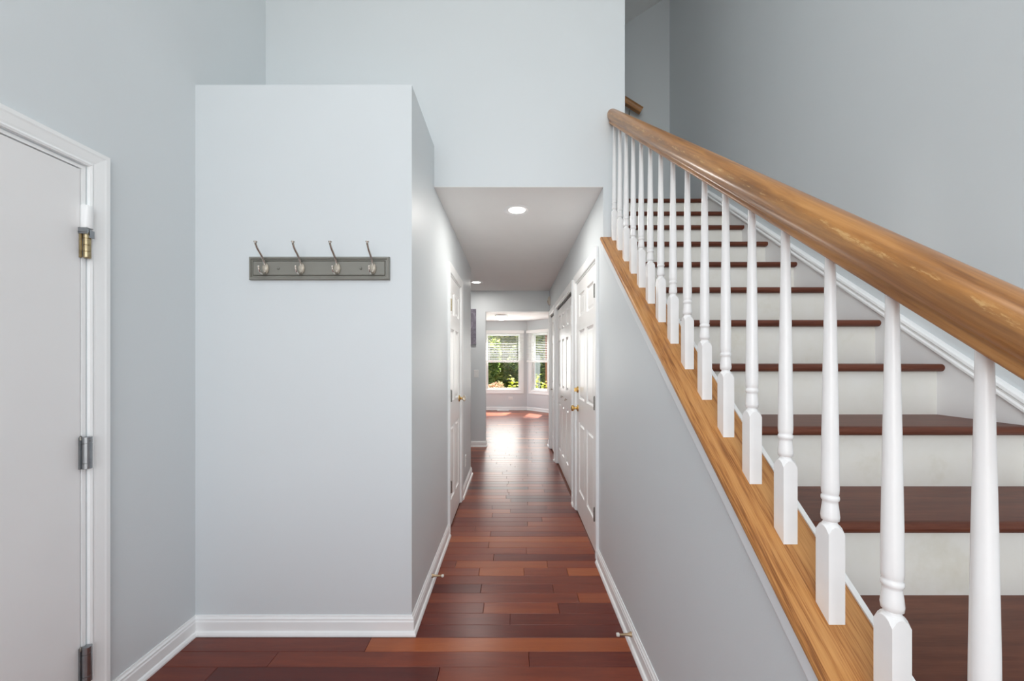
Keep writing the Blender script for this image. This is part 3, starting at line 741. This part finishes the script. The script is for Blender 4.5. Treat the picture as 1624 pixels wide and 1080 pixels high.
mb = MB(); mb.lathe([(.0185, 0), (.0185, .003), (.013, .009), (.006, .011)], 10, Matrix.Translation((0, f0 - .003, -.003)) @ Matrix.Rotation(math.radians(90), 4, 'X'), smooth=False, sx=.86, sy=1.5)
plate_me = mb.mesh('hook_plate', M['acrylic'])
mb = MB(); mb.lathe([(.007, 0), (.0065, .004), (.003, .006)], 14, Matrix.Translation((0, f0, 0)) @ Matrix.Rotation(math.radians(90), 4, 'X')); plug_me = mb.mesh('screw_cap', M['board'])
for x in (-1.205, -1.030, -0.856, -0.682):
    h = link('hook', hook_me, rack, (x + 0.947, 0, 0)); link('hook_plate', plate_me, h)
for x in (-1.145, -0.742): link('screw_cap', plug_me, rack, (x + 0.947, 0, -.001))

# ------------------------------------------------------------------ door stops
def doorstop(label, loc, sgn):
    o = tag(empty('door_stop', loc), label, 'door stop')
    Rm = Matrix.Rotation(math.radians(90 * sgn), 4, 'Y')
    mb = MB(); mb.lathe([(.0125, 0), (.0125, .002), (.0085, .012), (.0060, .024), (.0050, .060)], 16, Rm); mb.build('rod', M['bronze'], o)
    mb = MB(); mb.lathe([(.0062, .058), (.0085, .060), (.0085, .068), (.0070, .072), (.002, .0725)], 16, Rm); mb.build('rubber_tip', M['rubber'], o)
doorstop('bronze door stop with white tip on the baseboard under the coat rack wall side', (XL + 0.012, 2.265, 0.055), 1)
doorstop('bronze door stop with white tip on the baseboard below the stairs', (XR - 0.012, 1.778, 0.055), -1)

# ------------------------------------------------------------------ lamps
def recessed(label, x, y):
    o = tag(empty('recessed_light', (x, y, CEIL)), label, 'light')
    mb = MB(); mb.lathe([(.060, -.0005), (.063, -.004), (.086, -.0045), (.094, -.002), (.094, 0.0)], 40)
    mb.build('trim_ring', M['trim'], o)
    mb = MB(); mb.lathe([(.060, -.0012), (.03, -.0022), (.001, -.0024)], 32); mb.build('lens', M['lens'], o)
recessed('round recessed ceiling light over the middle of the hall', 0.029, 2.755)
recessed('round recessed ceiling light half hidden by the hall corner', -0.512, 5.28)
light('hall_downlight', 'AREA', (0.029, 2.755, CEIL - 0.008), 9, (1, 0.96, 0.91), (0, 0, -1), 0.12)
light('passage_downlight', 'AREA', (-0.512, 5.28, CEIL - 0.008), 9, (1, 0.96, 0.91), (0, 0, -1), 0.12)
o = tag(empty('dome_light', (-0.28, 9.08, CEIL)), 'white glass dome ceiling light in the bright room', 'light')
mb = MB(); mb.lathe([(.150, 0), (.156, -.005), (.155, -.014), (.142, -.020), (.128, -.020)], 32); mb.build('rim', M['nickel'], o)
mb = MB(); mb.lathe([(.130, -.018), (.127, -.050), (.110, -.085), (.075, -.112), (.035, -.126), (.001, -.130)], 32); mb.build('dome', M['dome'], o)

# ------------------------------------------------------------------ small wall things
mb = MB(); mb.box(-0.79, -0.575, Y3 - 0.034, Y3 - 0.001, 1.598, 2.152)
tag(mb.build('wall_picture', M['canvas']), 'mottled violet-grey canvas picture on the hall end wall', 'picture')
def plate(name, w_, h_):
    mb = MB(); c = .004
    mb.add([(-w_ / 2, 0, -h_ / 2), (w_ / 2, 0, -h_ / 2), (w_ / 2, 0, h_ / 2), (-w_ / 2, 0, h_ / 2), (-w_ / 2 + c, -.006, -h_ / 2 + c), (w_ / 2 - c, -.006, -h_ / 2 + c), (w_ / 2 - c, -.006, h_ / 2 - c), (-w_ / 2 + c, -.006, h_ / 2 - c)],
           [(0, 1, 5, 4), (1, 2, 6, 5), (2, 3, 7, 6), (3, 0, 4, 7), (4, 5, 6, 7), (3, 2, 1, 0)])
    return mb
o = tag(empty('light_switch', (-0.573, Y3 - 0.0005, 1.143)), 'white toggle light switch on the hall end wall', 'switch')
plate('p', .072, .116).build('cover_plate', M['plastic'], o)
mb = MB(); mb.box(-.005, .005, -.013, -.005, -.012, .012); mb.build('toggle', M['plastic'], o)
def outlet(label, loc, rotz, w_, h_):
    o = tag(empty('outlet', loc, (0, 0, rotz)), label, 'outlet')
    plate('p', w_, h_).build('cover_plate', M['plastic'], o)
    for s in (-1, 1):
        mb = MB(); dx, dz = (s * .024, 0) if w_ > h_ else (0, s * .024)
        mb.box(dx - .015, dx + .015, -.0085, -.005, dz - .014, dz + .014); q = mb.build('socket', M['plastic'], o)
        mb = MB(); mb.box(dx - .008, dx - .005, -.0088, -.008, dz - .006, dz + .006); mb.box(dx + .005, dx + .008, -.0088, -.008, dz - .006, dz + .006); mb.build('slots', M['slot'], q)
outlet('white outlet low on the bright room wall under the wide window', (-0.07, YB - 0.0005, 0.325), 0, .116, .072)
outlet('white outlet low on the hall wall beyond the clear knob door', (XL + 0.0005, 3.95, 0.30), math.radians(90), .072, .116)
o = tag(empty('motion_sensor', (XR, 5.80, 2.262)), 'small beige sensor box high in the corner above the closets', 'sensor')
mb = MB(); mb.prism([(0, -.065), (-.028, -.055), (-.040, -.02), (-.036, .045), (-.022, .065), (0, .065)], 'y', -.030, .030); mb.build('housing', M['beige'], o)
mb = MB(); mb.prism([(-.030, -.052), (-.0405, -.018), (-.040, .006), (-.034, .006)], 'y', -.0315, -.012); mb.build('sensor_eye', M['bronze'], o)
o = tag(empty('floor_vent', (-0.27, YB - 0.13, 0)), 'white floor vent at the foot of the wide window', 'vent')
mb = MB(); mb.box(-.155, .155, -.055, -.045, 0, .006); mb.box(-.155, .155, .045, .055, 0, .006); mb.box(-.155, -.145, -.045, .045, 0, .006); mb.box(.145, .155, -.045, .045, 0, .006); mb.build('frame', M['trim'], o)
mb = MB(); mb.box(-.145, .145, -.045, .045, 0, .0015); mb.build('duct', M['slot'], o)
for q in range(9):
    x = -.145 + .29 * (q + .5) / 9
    mb = MB(); mb.box(x - .010, x + .010, -.045, .045, .0015, .0055); mb.build('slat', M['trim'], o)

# ------------------------------------------------------------------ windows and blinds of the bay
WC = [(0, 0), (0, .012), (.010, .016), (.020, .012), (.050, .016), (.078, .020), (.082, .022), (.092, .022), (.092, 0)]
def window(idx, label, o_, rotz, win):
    s0, s1, z0, z1 = win; zm = 1.325
    root = struct(empty('window_%d' % idx, o_, (0, 0, rotz)), label, 'window')
    mb = MB(); out = (0, -1, 0)
    mb.sweep(WC, (s0, 0, z0), (s0, 0, z1), (-1, 0, 0), out, -1, -1); mb.sweep(WC, (s1, 0, z0), (s1, 0, z1), (1, 0, 0), out, -1, -1)
    mb.sweep(WC, (s0, 0, z1), (s1, 0, z1), (0, 0, 1), out, -1, -1); mb.sweep(WC, (s0, 0, z0), (s1, 0, z0), (0, 0, -1), out, -1, -1)
    mb.build('casing', M['trim'], root)
    mb = MB(); t = .016
    mb.box(s0, s0 + t, .0, .14, z0, z1); mb.box(s1 - t, s1, 0, .14, z0, z1); mb.box(s0 + t, s1 - t, 0, .14, z0, z0 + t); mb.box(s0 + t, s1 - t, 0, .14, z1 - t, z1)
    mb.build('frame', M['trim'], root)
    for nm, a, b, y in (('lower_sash', z0 + t, zm + .018, .055), ('upper_sash', zm - .018, z1 - t, .085)):
        mb = MB(); q = .037
        mb.box(s0 + t, s0 + t + q, y, y + .028, a, b); mb.box(s1 - t - q, s1 - t, y, y + .028, a, b)
        mb.box(s0 + t + q, s1 - t - q, y, y + .028, a, a + q + .003); mb.box(s0 + t + q, s1 - t - q, y, y + .028, b - q, b)
        so = mb.build(nm, M['trim'], root)
        mb = MB(); mb.box(s0 + t + q, s1 - t - q, y + .012, y + .016, a + q + .003, b - q); mb.build('pane', M['glass'], so)
window(1, 'wide white double-hung window in the bright room', (0, YB, 0), 0, W1)
window(2, 'narrow white double-hung window on the angled bay wall', (BX, YB, 0), math.radians(-45), W2)
def blind(label, o_, rotz, s0, s1, top, bot):
    root = tag(empty('window_blind', o_, (0, 0, rotz)), label, 'blind', 'half-raised slatted blinds in the bay')
    mb = MB(); mb.box(s0, s1, -.085, -.024, top - .055, top); mb.box(s0 - .004, s1 + .004, -.092, -.086, top - .07, top + .004); mb.build('headrail', M['blind'], root)
    sm = MB(); a = math.radians(11); d = .025
    prof_ = [(-d * math.cos(a), -d * math.sin(a) - .0015), (0, .0022), (d * math.cos(a), d * math.sin(a) - .0015), (d * math.cos(a), d * math.sin(a) - .004), (0, -.0006), (-d * math.cos(a), -d * math.sin(a) - .004)]
    sm.prism(prof_, 'x', s0 + .004, s1 - .004); sme = sm.mesh('slat', M['blind'])
    n_ = int((top - .09 - bot - .05) / .0445)
    for q in range(n_): link('slat', sme, root, (0, -.052, bot + .06 + q * .0445))
    mb = MB(); mb.box(s0, s1, -.078, -.026, bot, bot + .026)
    for q in range(4): mb.box(s0 + .004, s1 - .004, -.077, -.027, bot + .029 + q * .0055, bot + .032 + q * .0055)
    mb.build('bottom_rail', M['blind'], root)
    f = (0.17, 0.5, 0.83) if s1 - s0 > 0.9 else (0.22, 0.78)
    for q in f:
        x = s0 + (s1 - s0) * q
        for y in (-.079, -.0255): mb = MB(); mb.tube([(x, y, bot + .02), (x, y, top - .05)], .0022, 6); mb.build('ladder_cord', M['blind'], root)
blind('white slatted blind half lowered over the wide window', (0, YB, 0), 0, -0.83, 0.297, 2.165, 1.315)
blind('white slatted blind half lowered over the narrow angled window', (BX, YB, 0), math.radians(-45), 0.055, 0.83, 2.165, 1.315)

# ------------------------------------------------------------------ garden outside the bay
mb = MB(); mb.box(-14, 16, 10.6, 34, -0.5, -0.35)
struct(mb.build('ground', M['lawn']), 'lawn outside the bay windows', 'ground')
def leaves(center, radii, count, size, mat, name, parent, seed, shell=0.45):
    rnd = random.Random(seed); mb = MB()
    for _ in range(count):
        while True:
            p = Vector((rnd.uniform(-1, 1), rnd.uniform(-1, 1), rnd.uniform(-1, 1)))
            l = p.length
            if shell < l < 1: break
        bump = 0.82 + 0.18 * math.sin(p.x * 7 + seed) * math.cos(p.z * 6 + seed * 2)
        c = Vector((p.x * radii[0], p.y * radii[1], p.z * radii[2])) * bump + Vector(center)
        a = Vector((rnd.gauss(0, 1), rnd.gauss(0, 1), rnd.gauss(0, .6))).normalized(); b_ = a.orthogonal().normalized()
        b_ = Matrix.Rotation(rnd.uniform(0, 6.28), 3, a) @ b_
        l = 1.35 * size * rnd.uniform(.6, 1.3); w_ = l * .45; nrm = a.cross(b_) * (l * .12)
        mb.add([c - a * l, c + b_ * w_ + nrm, c + a * l, c - b_ * w_ + nrm], [(0, 1, 2), (0, 2, 3)])
    return mb.build(name, mat, parent)
def tree(label, x, y, r, zc, rz, mat, seed, count, size=.11):
    o = tag(empty('garden_tree', (x, y, -0.35)), label, 'tree', 'trees beyond the bay windows')
    mb = MB(); mb.tube([(0, 0, 0), (.05, 0, zc * .5), (0, .05, zc + .6)], [r * .09, r * .07, r * .03], 8); mb.build('trunk', M['bark'], o)
    leaves((0, 0, zc + .35), (r, r * .7, rz), count, size, mat, 'crown', o, seed)
tree('pale bushy tree in the middle of the wide window', -0.35, 19.2, 1.25, 1.3, 2.3, M['leaf_mid'], 31, 8000)
tree('dark evergreen tree filling the left of the wide window', -1.75, 17.0, 1.45, 1.5, 2.2, M['leaf_dark'], 3, 7000)
tree('dark evergreen tree behind the lime plant', 1.05, 17.6, 1.25, 1.6, 2.3, M['leaf_dark'], 5, 7000)
tree('tall yellow-green tree showing through the wide blind', -0.9, 24.0, 3.0, 3.9, 3.0, M['leaf_mid'], 8, 9000, .16)
tree('olive tree seen through the narrow window', 3.6, 18.6, 1.2, 2.1, 2.7, M['leaf_dark'], 11, 7000, .14)
tree('yellow-green tree behind the grey fence', 5.6, 24, 3.0, 4.2, 3.4, M['leaf_mid'], 14, 7000, .18)
tree('evergreen at the far left of the garden', -5.6, 19.0, 2.0, 2.0, 2.6, M['leaf_dark'], 17, 5000, .14)
o = tag(empty('flowering_shrub', (-0.85, 13.6, -0.35)), 'low reddish shrub under the wide window view', 'shrub')
leaves((0, 0, .45), (1.0, .5, .55), 4200, .045, M['leaf_red'], 'foliage', o, 21, .2)
def young(label, x, y, h, seed):
    o = tag(empty('young_plant', (x, y, -0.35)), label, 'plant', 'sunlit lime plants outside the bay')
    rnd = random.Random(seed); st = MB(); lf = MB()
    for q in range(4):
        dx, dy = rnd.uniform(-.09, .09), rnd.uniform(-.05, .05); hh = h * rnd.uniform(.75, 1)
        st.tube([(0, 0, 0), (dx * .6, dy, hh * .6), (dx, dy, hh)], [.008, .006, .003], 6)
        for k_ in range(13):
            t = .42 + .58 * k_ / 12; a = rnd.uniform(0, 6.28); l = rnd.uniform(.075, .13)
            p = Vector((dx * t, dy * t, hh * t)); d = Vector((math.cos(a), math.sin(a) * .7, rnd.uniform(-.1, .5))).normalized(); s_ = d.cross(Vector((0, 0, 1))).normalized()
            tip = p + d * l * 1.6 - Vector((0, 0, l * .25)); mid = p + d * l * .8 + Vector((0, 0, l * .12))
            lf.add([p, mid + s_ * l * .45, tip, mid - s_ * l * .45, mid - Vector((0, 0, l * .06))], [(0, 1, 4), (1, 2, 4), (2, 3, 4), (3, 0, 4)])
    st.build('stem', M['bark'], o); lf.build('foliage', M['leaf_lime'], o)
young('lime young plant in the wide window', -0.02, 12.3, 1.32, 4)
young('lime young plant in the narrow window', 0.78, 12.5, 1.36, 9)
young('lime young plant at the edge of the narrow window', 1.07, 12.4, 1.10, 12)
for q, (hx, lb) in enumerate(((-3.2, 'long green hedge at the back of the garden, left half'), (1.4, 'long green hedge at the back of the garden, behind the fence'), (6.0, 'long green hedge at the back of the garden, past the fence'))):
    o = tag(empty('garden_hedge', (hx, 29.5 + 2.4 * (q % 2), -0.35)), lb, 'hedge', 'hedges closing off the garden')
    leaves((0, 0, 2.6), (2.6, 1.0, 3.6), 6000, .2, M['leaf_dark'], 'foliage', o, 40 + q, .2)
o = tag(empty('garden_fence', (1.0, 16.2, -0.35)), 'grey board fence seen through the narrow window', 'fence')
for q in range(3):
    mb = MB(); mb.box(-.22 + q * .13, -.22 + q * .13 + .122, 0, .025, 0.05, 1.95); mb.build('board', M['siding'], o)
for z in (.4, 1.5):
    mb = MB(); mb.box(-.24, .19, .026, .07, z, z + .08); mb.build('rail', M['siding'], o)
o = tag(empty('garden_post', (1.12, 12.75, -0.35)), 'red-brown post at the edge of the narrow window', 'post')
mb = MB(); mb.box(-.03, .03, -.03, .03, 0, 2.6); mb.build('shaft', M['post'], o)
mb = MB(); mb.prism([(-.04, 2.6), (.04, 2.6), (.04, 2.63), (0, 2.67), (-.04, 2.63)], 'y', -.04, .04); mb.build('cap', M['post'], o)
print('planks', nplank)
